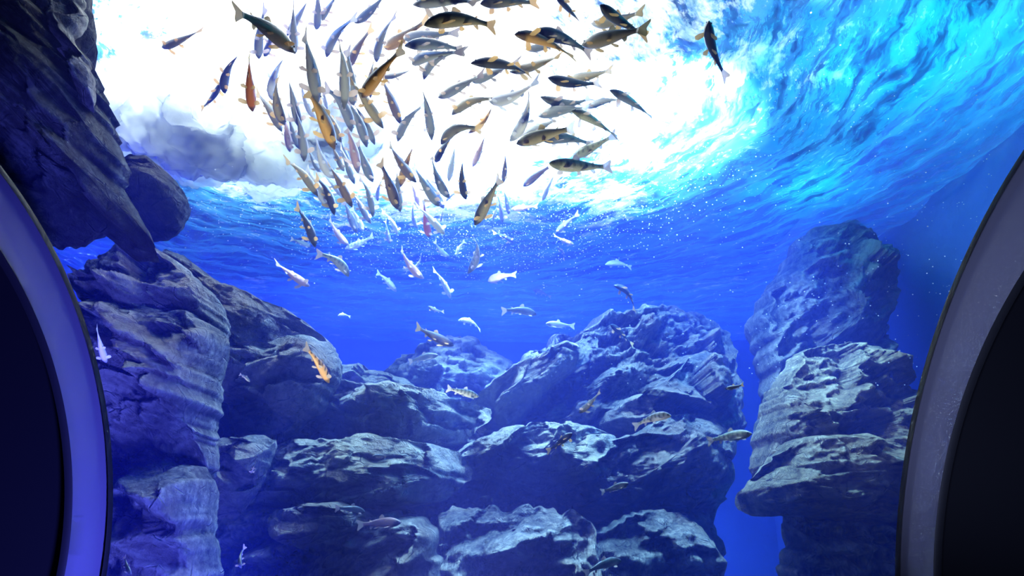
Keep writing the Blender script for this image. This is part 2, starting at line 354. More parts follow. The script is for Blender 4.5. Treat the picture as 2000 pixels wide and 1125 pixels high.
# ------------------------------------------------------------------ rocks
def smooth_poly(P, it=2):
    for _ in range(it):
        Q = []
        for i in range(len(P)):
            a, b = P[i], P[(i+1) % len(P)]
            Q += [a*0.8+b*0.2, a*0.2+b*0.8]
        P = Q
    return P
def rock(name, label, poly, Y, T, mat, ridge=None, kup=0.6, kdn=1.2, amp=1.0, seed=0, N=200, NR=44, ang=0.0, nf=16, Tb=None, grow=1.13):
    rs = np.random.RandomState(seed+100)
    if Y < 2.5 or 'pinnacle' in name or 'crown' in label: grow = 1.0
    gx_ = sum(p[0] for p in poly)/len(poly); gy_ = sum(p[1] for p in poly)/len(poly)
    P3 = [at_y(gx_+(x-gx_)*grow, gy_+(y-gy_)*grow, Y) for x, y in poly]
    P2 = smooth_poly([np.array([p.x, p.z]) for p in P3], 1)
    P2 = np.array(P2); nxt = np.roll(P2, -1, 0); seg = np.linalg.norm(nxt-P2, axis=1); cum = np.concatenate([[0], np.cumsum(seg)])
    s = np.linspace(0, cum[-1], N, endpoint=False)
    k = np.searchsorted(cum, s, 'right')-1; k = np.clip(k, 0, len(P2)-1)
    t = ((s-cum[k])/seg[k])[:, None]; B = P2[k]*(1-t)+nxt[k]*t
    area = 0.5*abs(np.sum(P2[:, 0]*nxt[:, 1]-nxt[:, 0]*P2[:, 1])); S = math.sqrt(area)
    c = B.mean(0)
    # silhouette roughness
    q3 = np.stack([B[:, 0], B[:, 1], np.full(N, seed*3.7)], 1)
    B = B + (B-c)/np.linalg.norm(B-c, axis=1)[:, None]*(0.05*S*fbm(q3*5/S**0.5, 4)+0.02*S*ridged(q3*9/S**0.5, 3))[:, None]
    T = T*1.0; Tb = Tb or T*0.7
    r = np.sin(np.linspace(0, math.pi/2, NR+1))[1:]
    R, K = np.meshgrid(r, np.arange(N), indexing='ij')
    XZ = c + R[..., None]*(B[K]-c)
    u = (XZ-c)/(S*0.62)
    env = T*(1-R**9+1e-6)**0.5
    best = np.full(R.shape, 1e9)
    for i in range(nf):
        a = rs.uniform(0, 2*math.pi); rad = rs.uniform(0.05, 1.0)**0.7
        ck = np.array([math.cos(a), math.sin(a)])*rad
        g = -1.7*ck*T
        best = np.minimum(best, T*(1-0.55*rad*rad)+rs.uniform(-0.12, 0.06)*T + (u-ck)@g)
    D = np.minimum(env, best)
    if ridge:
        (x0, y0), (x1, y1) = ridge
        a = at_y(x0, y0, Y); b = at_y(x1, y1, Y); dv = np.array([b.x-a.x, b.z-a.z]); dv /= np.linalg.norm(dv)
        if dv[0] < 0: dv = -dv
        nrm = np.array([-dv[1], dv[0]])
        q3 = np.stack([XZ[..., 0].ravel(), XZ[..., 1].ravel(), np.full(R.size, seed*1.3)], 1)
        v = (XZ-np.array([a.x, a.z]))@nrm + (0.10*S*fbm(q3*2.2/S, 3)).reshape(R.shape)
        D = D - kup*np.maximum(v, 0) - kdn*np.maximum(-v, 0)
        D = D + kdn*0.12*S
    ca, sa = math.cos(ang), math.sin(ang)
    xr = XZ[..., 0]*ca + XZ[..., 1]*sa; zr = -XZ[..., 0]*sa + XZ[..., 1]*ca
    q3 = np.stack([xr.ravel()*0.8, zr.ravel()*2.0, D.ravel()*1.2+seed*5.1], 1)
    fade = (1-R**8)
    n1 = ridged(q3*1.5, 5).reshape(R.shape); n2 = fbm(q3*4.5+3, 5).reshape(R.shape); n3 = ridged(q3*0.7+9, 3).reshape(R.shape)
    D = D + fade*amp*(0.075*n1 + 0.075*n2 + 0.07*n3)*min(1.3, S)
    # broken facets: every cell of a warped Voronoi net is its own tilted plane
    wx = fbm(q3*1.7+31, 3).reshape(R.shape)*0.10; wz = fbm(q3*1.7+57, 3).reshape(R.shape)*0.10
    for (cell, tilt, step) in ((0.34, 0.42, 0.05), (0.13, 0.34, 0.016)):
        nn = int(min(420, max(8, area*1.6/cell**2))); ex = np.abs(B-c).max(0)
        cs = c + rs.uniform(-1.1, 1.1, (nn, 2))*ex; tl = rs.normal(size=(nn, 2))*tilt; hs = rs.normal(size=nn)*step
        sx_ = XZ[..., 0]+wx; sz_ = (XZ[..., 1]+wz)
        p2 = np.stack([sx_.ravel(), sz_.ravel()], 1)
        dx = ca*(p2[:, None, 0]-cs[None, :, 0])+sa*(p2[:, None, 1]-cs[None, :, 1]); dz = -sa*(p2[:, None, 0]-cs[None, :, 0])+ca*(p2[:, None, 1]-cs[None, :, 1])
        kk = np.argmin(dx*dx*0.45+dz*dz*1.6, 1)
        D = D + (fade*(((p2-cs[kk])*tl[kk]).sum(1)+hs[kk]).reshape(R.shape))*min(amp, 1.3)
    D = np.where(D > T, T+(D-T)*0.75, D)
    D = np.minimum(D, env*1.25+0.02+0.35*(1-R**5))
    D = np.maximum(D, 0.02*(1-R)-0.15*T)
    verts = [(c[0], Y-D[0].mean(), c[1])]
    W = np.stack([XZ[..., 0], Y-D, XZ[..., 1]], -1).reshape(-1, 3)
    verts += W.tolist(); f = [(0, 1+(k+1) % N, 1+k) for k in range(N)]
    for j in range(NR-1):
        o = 1+j*N
        f += [(o+k, o+(k+1) % N, o+N+(k+1) % N, o+N+k) for k in range(N)]
    # back side
    base = 1+(NR-1)*N; rb = [0.9, 0.7, 0.4]; prev = base
    for rbk in rb:
        pts = c + rbk*(B-c); yb = Y + Tb*(1-rbk**3)**0.55
        st = len(verts); verts += [(p[0], yb, p[1]) for p in pts]
        f += [(prev+k, prev+(k+1) % N, st+(k+1) % N, st+k) for k in range(N)]
        prev = st
    verts.append((c[0], Y+Tb, c[1])); f += [(prev+k, prev+(k+1) % N, len(verts)-1) for k in range(N)]
    bx = Vector((c[0], Y, c[1])); verts = [(v[0]-bx.x, v[1]-bx.y, v[2]-bx.z) for v in verts]
    o = mesh_obj(name, verts, f, mat); o.location = bx
    return tag(o, label, 'rock', 'rocks in the tank')

B_ = 1500   # rocks run down below the frame to the tank floor
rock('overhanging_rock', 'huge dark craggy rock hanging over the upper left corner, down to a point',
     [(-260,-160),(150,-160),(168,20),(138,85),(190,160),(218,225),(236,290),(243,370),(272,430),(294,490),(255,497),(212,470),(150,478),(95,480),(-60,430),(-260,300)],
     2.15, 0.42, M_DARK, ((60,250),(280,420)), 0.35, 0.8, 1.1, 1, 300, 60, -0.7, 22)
rock('rock_slab', 'blue-grey weathered slab lying along the top of the dark overhanging rock',
     [(-260,-160),(150,-160),(172,20),(140,80),(190,140),(186,222),(150,190),(100,140),(40,110),(-60,60),(-260,20)],
     1.98, 0.16, M_ROCK, ((0,60),(190,200)), 0.5, 1.2, 0.8, 2, 240, 40, -0.8, 14)
rock('boulder', 'rounded brown-grey boulder behind the tip of the overhanging rock',
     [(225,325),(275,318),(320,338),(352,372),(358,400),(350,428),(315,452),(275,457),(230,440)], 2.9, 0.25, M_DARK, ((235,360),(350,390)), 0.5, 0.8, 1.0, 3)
rock('boulder', 'round-topped blue boulder crowning the left rock pile, under the overhang',
     [(205,512),(240,494),(310,490),(358,520),(400,556),(440,600),(450,660),(400,720),(300,740),(220,680),(188,590)], 3.0, 0.38, M_ROCK, ((190,560),(430,600)), 0.5, 0.7, 1.2, 4, 240, 50, -0.5)
rock('rock_ridge', 'hazy ridge sloping down to the right behind the left rock pile',
     [(320,492),(380,520),(440,575),(520,610),(600,640),(650,690),(640,760),(500,780),(380,700),(330,600)], 4.2, 0.5, M_ROCK, ((340,520),(620,680)), 0.4, 0.9, 1.0, 5, 220, 44, -0.6)
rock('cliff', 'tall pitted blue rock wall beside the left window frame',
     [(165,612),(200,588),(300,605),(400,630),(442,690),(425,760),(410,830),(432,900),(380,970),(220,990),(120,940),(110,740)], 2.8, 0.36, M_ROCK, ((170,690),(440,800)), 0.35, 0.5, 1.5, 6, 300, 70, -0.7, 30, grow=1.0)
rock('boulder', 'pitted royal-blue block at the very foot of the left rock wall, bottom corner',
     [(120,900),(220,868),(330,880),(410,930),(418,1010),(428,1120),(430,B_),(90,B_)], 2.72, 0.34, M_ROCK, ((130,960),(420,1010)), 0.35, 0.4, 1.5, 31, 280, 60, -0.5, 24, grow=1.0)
rock('boulder', 'angular grey block jutting right from the left rock wall, above a dark hollow',
     [(375,700),(430,680),(480,690),(530,672),(536,700),(500,735),(440,765),(380,750)], 3.5, 0.3, M_ROCK, ((380,720),(520,700)), 0.5, 1.1, 1.1, 7)
rock('boulder', 'tilted slab with a flat top between the dark hollow and the centre ledge',
     [(535,700),(598,664),(650,690),(662,735),(622,790),(575,830),(530,880),(470,870),(465,790),(490,750)], 3.8, 0.35, M_ROCK, ((470,775),(640,740)), 0.45, 0.9, 1.0, 8, 220, 46, 0.4)
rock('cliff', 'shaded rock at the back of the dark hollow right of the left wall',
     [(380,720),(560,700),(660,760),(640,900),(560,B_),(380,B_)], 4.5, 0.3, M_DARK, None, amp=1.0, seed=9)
rock('boulder', 'narrow leaning block with lit face at the foot of the dark hollow',
     [(428,868),(530,862),(522,900),(492,960),(465,1000),(405,1000),(420,930)], 3.3, 0.22, M_ROCK, ((420,960),(510,900)), 0.4, 0.8, 1.0, 10)
rock('rock_ledge', 'long pale-topped ledge running across the centre, uppermost of the two',
     [(575,832),(628,766),(700,768),(780,775),(880,790),(935,800),(925,830),(880,860),(800,900),(700,900),(600,900),(560,880)], 4.4, 0.55, M_PALE, ((590,835),(920,815)), 0.55, 1.6, 1.0, 11, 260, 50, 0.05)
rock('rock_ledge', 'long pale-topped ledge running across the lower centre, below the other ledge',
     [(480,980),(508,940),(545,915),(560,885),(640,878),(720,868),(860,880),(900,930),(860,965),(760,990),(640,1010),(540,1010)], 3.9, 0.55, M_PALE, ((490,972),(880,945)), 0.6, 1.7, 1.0, 12, 260, 50, 0.1)
rock('boulder', 'dark lumpy boulder in the bottom left centre under the lower ledge',
     [(450,1010),(560,980),(690,990),(800,1030),(842,1070),(845,B_),(440,B_)], 3.75, 0.45, M_ROCK, ((450,1070),(840,1060)), 0.4, 0.5, 1.2, 13, 260, 56, 0.3, 22)
rock('boulder', 'wedge-shaped block with a smooth face resting on the bottom left boulder',
     [(522,1005),(600,990),(668,985),(692,1022),(640,1050),(590,1068),(545,1050)], 3.32, 0.16, M_ROCK, ((530,1050),(680,1030)), 0.4, 0.9, 0.7, 14)
rock('cliff', 'broad dark rock mass in the bottom centre below the shadowed gap',
     [(860,1030),(950,1010),(1100,1008),(1148,1050),(1150,1110),(1150,B_),(840,B_)], 3.95, 0.45, M_ROCK, ((860,1060),(1140,1060)), 0.4, 0.35, 1.4, 15, 260, 60, 0.2, 24)
rock('boulder', 'low blue boulder right of the bottom centre rock mass',
     [(1150,1060),(1240,1015),(1330,1010),(1362,1060),(1395,1110),(1400,B_),(1140,B_)], 4.1, 0.4, M_ROCK, ((1150,1090),(1380,1090)), 0.5, 0.6, 1.2, 16)
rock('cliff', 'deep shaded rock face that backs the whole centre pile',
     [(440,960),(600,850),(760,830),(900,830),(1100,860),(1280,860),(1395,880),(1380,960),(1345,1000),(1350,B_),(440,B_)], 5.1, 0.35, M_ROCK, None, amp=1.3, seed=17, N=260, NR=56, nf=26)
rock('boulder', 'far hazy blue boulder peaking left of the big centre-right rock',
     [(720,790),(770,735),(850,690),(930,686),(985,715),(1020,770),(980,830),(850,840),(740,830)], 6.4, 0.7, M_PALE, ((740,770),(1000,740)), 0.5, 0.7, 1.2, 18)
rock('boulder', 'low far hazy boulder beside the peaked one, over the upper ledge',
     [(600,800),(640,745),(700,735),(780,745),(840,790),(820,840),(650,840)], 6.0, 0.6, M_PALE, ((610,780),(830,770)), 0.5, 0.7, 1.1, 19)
rock('boulder', 'biggest blue rock, a broad humped mass right of centre',
     [(960,790),(1010,735),(1100,690),(1180,650),(1250,628),(1330,622),(1392,650),(1402,740),(1412,820),(1405,880),(1300,930),(1150,940),(1000,920),(930,860)], 5.6, 0.8, M_ROCK, ((980,830),(1400,740)), 0.35, 0.4, 1.7, 20, 320, 76, 0.6, 26)
rock('rock_slab', 'slanting pale slab leading up the left flank of the biggest rock',
     [(880,862),(905,805),(985,745),(1080,692),(1150,662),(1150,700),(1090,745),(1040,790),(990,850),(930,880)], 4.75, 0.4, M_PALE, ((900,850),(1140,700)), 0.6, 1.0, 1.1, 21, 240, 46, 0.7)
rock('rock_slab', 'grey slab leaning against the right flank of the biggest rock',
     [(1150,850),(1200,800),(1290,760),(1350,700),(1385,700),(1402,760),(1408,820),(1330,830),(1240,870),(1160,880)], 4.7, 0.3, M_ROCK, ((1170,850),(1390,760)), 0.5, 0.9, 1.1, 22)
rock('boulder', 'craggy block with pale patches below the middle of the biggest rock',
     [(875,915),(910,880),(1000,850),(1080,838),(1170,848),(1222,905),(1180,945),(1120,935),(1050,960),(980,935),(900,935)], 4.3, 0.38, M_PALE, ((890,905),(1200,915)), 0.5, 1.5, 1.3, 23, 240, 50, 0.25)
rock('boulder', 'dark blue rounded rock at the right end of the centre pile',
     [(1180,880),(1280,835),(1380,820),(1412,860),(1412,900),(1375,950),(1340,1000),(1240,1020),(1120,1010),(1080,960)], 4.55, 0.5, M_ROCK, ((1150,930),(1400,870)), 0.5, 0.9, 1.0, 24, 240, 50, 0.3)
# right column
rock('rock_pinnacle', 'hazy upper part of the right rock column, reaching the water surface',
     [(1535,500),(1600,440),(1690,430),(1700,560),(1704,690),(1715,900),(1500,900),(1488,745),(1466,670),(1468,615),(1510,540)], 5.3, 0.6, M_ROCK, ((1480,700),(1690,560)), 0.3, 0.5, 1.0, 25, 240, 50, 0.6)
rock('boulder', 'tan cone-shaped boulder forming the middle of the right rock column',
     [(1500,800),(1548,722),(1600,690),(1700,684),(1738,750),(1768,860),(1790,960),(1700,1020),(1540,1000),(1490,930)], 4.2, 0.5, M_TAN, ((1500,880),(1760,880)), 0.35, 0.7, 1.3, 26, 260, 60, 0.1, 22)
rock('rock_ledge', 'jutting craggy ledge near the foot of the right rock column',
     [(1466,985),(1474,950),(1500,905),(1530,880),(1600,862),(1700,880),(1800,900),(1820,1000),(1700,1012),(1600,1000),(1500,1003)], 3.8, 0.42, M_TAN, ((1480,962),(1760,950)), 0.5, 1.6, 1.5, 27, 260, 54, 0.1)
rock('cliff', 'veined pale rock at the foot of the right column, below its ledge',
     [(1525,1000),(1640,990),(1820,990),(1850,B_),(1575,B_)], 4.05, 0.35, M_ROCK, None, amp=1.4, seed=28, N=240, NR=50)
rock('stone', 'small round stone stuck to the left side of the right column',
     [(1476,830),(1490,810),(1515,806),(1530,845),(1520,885),(1490,890),(1478,862)], 4.3, 0.15, M_ROCK, None, amp=0.7, seed=29, N=120, NR=24)

# ------------------------------------------------------------------ foam plume and bubbles
def foam_plume():
    rs = np.random.RandomState(4); N, K = 72, 36; V = []; Fc = []
    th = np.linspace(0, 2*math.pi, N, endpoint=False); la = np.linspace(-0.5*math.pi, 0.5*math.pi, K)
    LA, TH = np.meshgrid(la, th, indexing='ij')
    d = np.stack([np.cos(LA)*np.cos(TH), np.cos(LA)*np.sin(TH), np.sin(LA)], -1).reshape(-1, 3)
    for i in range(34):
        a = rs.uniform(0, 2*math.pi); q_ = rs.uniform(0, 1)**0.6
        c = np.array([1.0*q_*math.cos(a), 0.75*q_*math.sin(a), -0.26*(1-q_*q_)*rs.uniform(0.5, 1.0)-0.04])
        R = rs.uniform(0.20, 0.40)*(1.05-0.5*q_)
        p = d*R*np.array([1.1, 1.0, 0.8]); w_ = p+c
        n = 1 + 0.30*fbm(w_*3.0+3, 3) - 0.22*np.abs(pnoise(w_*6+8)) - 0.12*np.abs(pnoise(w_*13+1)) + 0.06*fbm(w_*24, 2)
        p = p*n[:, None]+c; p[:, 2] = np.minimum(p[:, 2], 0.06)
        b = len(V)
        V += p.tolist()
        for jj in range(K-1):
            for k in range(N):
                k2 = (k+1) % N; Fc.append((b+jj*N+k, b+jj*N+k2, b+(jj+1)*N+k2, b+(jj+1)*N+k))
    o = mesh_obj('foam', V, Fc, M_FOAM); o.location = (-1.72, 3.75, SURF+0.10)
    tag(o, 'billowing grey-white cloud of foam where the waterfall plunges in', 'foam', kind='stuff')
foam_plume()

rnd = random.Random(11)
ico_v = []; g_ = (1+5**0.5)/2
for s1 in (-1, 1):
    for s2 in (-1, 1):
        ico_v += [(0, s1, s2*g_), (s1, s2*g_, 0), (s2*g_, 0, s1)]
bmx = bmesh.new(); bmesh.ops.create_icosphere(bmx, subdivisions=1, radius=1.0)
iv = np.array([v.co[:] for v in bmx.verts]); ifc = [[v.index for v in f.verts] for f in bmx.faces]; bmx.free()
def bubbles(pts, label):
    V = []; Fc = []
    for (p, rad) in pts:
        b = len(V); V += (iv*rad*np.array([1, 1, 0.75]) + np.array(p)).tolist(); Fc += [[i+b for i in f] for f in ifc]
    tag(mesh_obj('bubbles', V, Fc, M_BUB), label, 'bubbles', kind='stuff')
pts = []
for _ in range(3600):
    a = rnd.gauss(math.radians(78), 0.62); R = rnd.gauss(1.95, 0.36)
    x = FALL[0]+0.3+R*math.cos(a); y = FALL[1]+R*math.sin(a)*0.95
    if XL < x < XR-0.1 and 2.2 < y < 8.5: pts.append(((x, y, SURF-0.03-abs(rnd.gauss(0, 0.16))), rnd.uniform(0.002, 0.0065)**1.0))
bubbles(pts, 'fine white bubbles drifting under the surface around the foam')
pts = []
for _ in range(900):
    px, py = rnd.uniform(1050, 1950), rnd.uniform(80, 760); D = rnd.uniform(3.2, 6.0)
    p = at_dist(px, py, D)
    if p.z < SURF-0.08 and p.x < XR-0.1: pts.append((tuple(p), rnd.uniform(0.002, 0.0042)))
bubbles(pts, 'tiny bubbles spread through the blue water at the right')

# ------------------------------------------------------------------ fish
def fin_solid(name, base_a, base_b, tip_pts, nrm, mat, parent, thick):
    """a thin solid fin: polygon base_a, tips..., base_b, thickened along nrm at its root"""
    ring = [base_a] + tip_pts + [base_b]
    c = sum(ring, Vector())/len(ring); n = len(ring)
    v = [p + nrm*thick*(0.9 if i in (0, n-1) else 0.25) for i, p in enumerate(ring)] + [p - nrm*thick*(0.9 if i in (0, n-1) else 0.25) for i, p in enumerate(ring)]
    v += [c+nrm*thick, c-nrm*thick]
    f = []
    for i in range(n):
        j = (i+1) % n
        f += [(2*n, i, j), (2*n+1, n+j, n+i), (i, n+i, n+j, j)]
    return mesh_obj(name, v, f, mat, parent, smooth=False)

PROF = [(0.0, 0.04, 0.05), (0.03, 0.27, 0.26), (0.08, 0.52, 0.50), (0.15, 0.76, 0.78), (0.24, 0.93, 0.97), (0.34, 1.0, 1.0), (0.45, 0.97, 0.93),
        (0.56, 0.86, 0.80), (0.67, 0.70, 0.60), (0.78, 0.50, 0.40), (0.87, 0.37, 0.24), (0.94, 0.36, 0.13), (0.975, 0.40, 0.07)]
NSEG = 14
FISH_N = [0]
def trout(h, m, t, kind, L=0.30, roll=None, d=None, dm=1.0, deep=1.0, label=None):
    """h, m, t: pixels of nose, middle and tail tip"""
    FISH_N[0] += 1; rr_ = random.Random(FISH_N[0]*13+5)
    h, m, t = [Vector((x[0], x[1], 0)) for x in (h, m, t)]
    ln = (h-m).length + (m-t).length
    cx = (h+t)/2
    dd = d or 0.82*L*F/ln
    el = ray(cx.x, cx.y).normalized()
    toward = 1 if True else -1
    # stay below the surface, in front of the rocks and behind the pane
    dd = min(dd, 0.90*(SURF-0.12-EYE)/max(0.12, el.z))
    if cx.y > 600:
        lim = 3.0 if cx.x > 520 else 2.15
        if cx.x > 520 and cx.y < 720: lim = 4.4
        dd = min(dd, lim)
    dd = max(dd, 2.0)*dm
    chord3 = (h-t).length/F*dd/ (ray(cx.x, cx.y).length)
    # real length follows from the picture length at this distance, tilted towards horizontal
    Lc = max(chord3/0.80, 1e-3)
    Lc = min(Lc, 0.36) if chord3 < 0.35 else chord3*1.02
    Lc = max(Lc, chord3*1.01)
    H = at_dist(h.x, h.y, dd); best = None
    dt = ray(t.x, t.y).normalized(); O = Vector((0, 0, EYE)); oh = H-O
    b = oh.dot(dt); disc = b*b-(oh.length_squared-Lc*Lc)
    sols = [b] if disc <= 0 else [b-math.sqrt(disc), b+math.sqrt(disc)]
    Tt = min((O+dt*s_ for s_ in sols), key=lambda p: abs(p.z-H.z))
    dm = ray(m.x, m.y).normalized(); nm = ((H-O).length+(Tt-O).length)/2
    Mm = O + dm*nm
    C = Mm*2 - (H+Tt)*0.5
    def pos(s): return H*(1-s)**2 + C*2*s*(1-s) + Tt*s*s
    def tan(s): return ((C-H)*2*(1-s)+(Tt-C)*2*s).normalized()
    RL = sum((pos(i/12)-pos((i+1)/12)).length for i in range(12))
    if roll is None: roll = rr_.uniform(-28, 28)
    ra = math.radians(roll)
    def frame_(s):
        T = tan(s); up = Vector((0, 0, 1)); up = up - T*up.dot(T)
        if up.length < 0.2: up = Vector((0, -1, 0.3)); up = up - T*up.dot(T)
        up.normalize(); sd = T.cross(up)
        u2 = up*math.cos(ra)+sd*math.sin(ra); s2 = T.cross(u2)
        return T, u2, s2
    hh = RL*0.092*deep; ww = RL*0.066
    root = bpy.data.objects.new('trout', None); COL.objects.link(root); base = pos(0.4); root.location = base
    root.empty_display_size = 0.05
    V = []; Fc = []; UV = []
    BL = 0.90
    for (s, a, bw) in PROF:
        T, U, S = frame_(s*BL); p = pos(s*BL)-base
        for k in range(NSEG):
            an = 2*math.pi*k/NSEG; cz = math.cos(an); sy = math.sin(an)
            off = 0.12*hh*a if cz > 0 else 0
            V.append(p + U*(cz*a*hh - off*0.0) + S*(math.copysign(abs(sy)**0.85, sy)*bw*ww)); UV.append((s, 0.5+0.5*cz))
    nP = len(PROF)
    for j in range(nP-1):
        for k in range(NSEG):
            k2 = (k+1) % NSEG; Fc.append((j*NSEG+k, j*NSEG+k2, (j+1)*NSEG+k2, (j+1)*NSEG+k))
    Fc.append(tuple(range(NSEG))); Fc.append(tuple(range(nP*NSEG-1, (nP-1)*NSEG-1, -1)))
    body = mesh_obj('body', V, Fc, FM[kind], root)
    uvl = body.data.uv_layers.new(name='UVMap')
    for lp in body.data.loops: uvl.data[lp.index].uv = UV[lp.vertex_index]
    fin = FIN['yellow'] if kind in ('olive', 'gold', 'orange', 'brown', 'dark') else FIN['white'] if kind in ('pale', 'silver') else FIN['cream']
    th = RL*0.003
    def at(s, u=0, v=0):
        T, U, S = frame_(min(max(s, 0), 1)); e = s-1 if s > 1 else 0
        return pos(min(s, 1))-base + T*(e*RL) + U*u*RL + S*v*RL
    T, U, S = frame_(0.93)
    fin_solid('tail_fin', at(0.875, 0.034*deep), at(0.875, -0.034*deep), [at(0.94, 0.070), at(1.005, 0.105), at(1.012, 0.07), at(0.98, 0.0), at(1.012, -0.07), at(1.005, -0.105), at(0.94, -0.070)], S, fin, root, th)
    hz = 0.092*deep
    fin_solid('dorsal_fin', at(0.40, hz*0.93), at(0.52, hz*0.80), [at(0.435, hz+0.055), at(0.47, hz+0.055), at(0.53, hz+0.01)], S, fin, root, th)
    fin_solid('anal_fin', at(0.665, -hz*0.60), at(0.735, -hz*0.46), [at(0.715, -hz*0.6-0.05), at(0.745, -hz*0.6-0.035)], S, fin, root, th)
    big = ln > 62
    for sg in (-1, 1):
        sp = rr_.uniform(0.8, 1.15)
        Un = frame_(0.25)[1]
        fin_solid('pectoral_fin', at(0.19, -hz*0.55, sg*0.040), at(0.215, -hz*0.62, sg*0.034),
                  [at(0.205, -hz*0.75, sg*0.10*sp), at(0.245, -hz*0.85, sg*0.150*sp), at(0.30, -hz*0.9, sg*0.150*sp), at(0.315, -hz*0.85, sg*0.115*sp), at(0.275, -hz*0.7, sg*0.055)], Un, fin, root, th)
        fin_solid('pelvic_fin', at(0.485, -hz*0.74, sg*0.028), at(0.515, -hz*0.76, sg*0.022),
                  [at(0.515, -hz*0.95, sg*0.09*sp), at(0.56, -hz*0.98, sg*0.105*sp), at(0.58, -hz*0.9, sg*0.06)], Un, fin, root, th)
        if big:
            fin_eye(at(0.075*BL+0.005, 0.020*deep, sg*0.030), RL*0.0115, root)
    if big:
        fin_solid('adipose_fin', at(0.70, hz*0.50), at(0.735, hz*0.44), [at(0.735, hz*0.5+0.022), at(0.752, hz*0.5+0.015)], S, fin, root, th)
    root['category'] = 'fish'
    return root
EYE_ME = []
def fin_eye(p, r, parent):
    if not EYE_ME:
        b = bmesh.new(); bmesh.ops.create_uvsphere(b, u_segments=10, v_segments=7, radius=1)
        me = bpy.data.meshes.new('eye'); b.to_mesh(me); b.free(); me.materials.append(M_EYE)
        me.polygons.foreach_set('use_smooth', [True]*len(me.polygons)); EYE_ME.append(me)
    o = bpy.data.objects.new('eye', EYE_ME[0]); COL.objects.link(o); o.parent = parent; o.location = p; o.scale = (r, r, r)

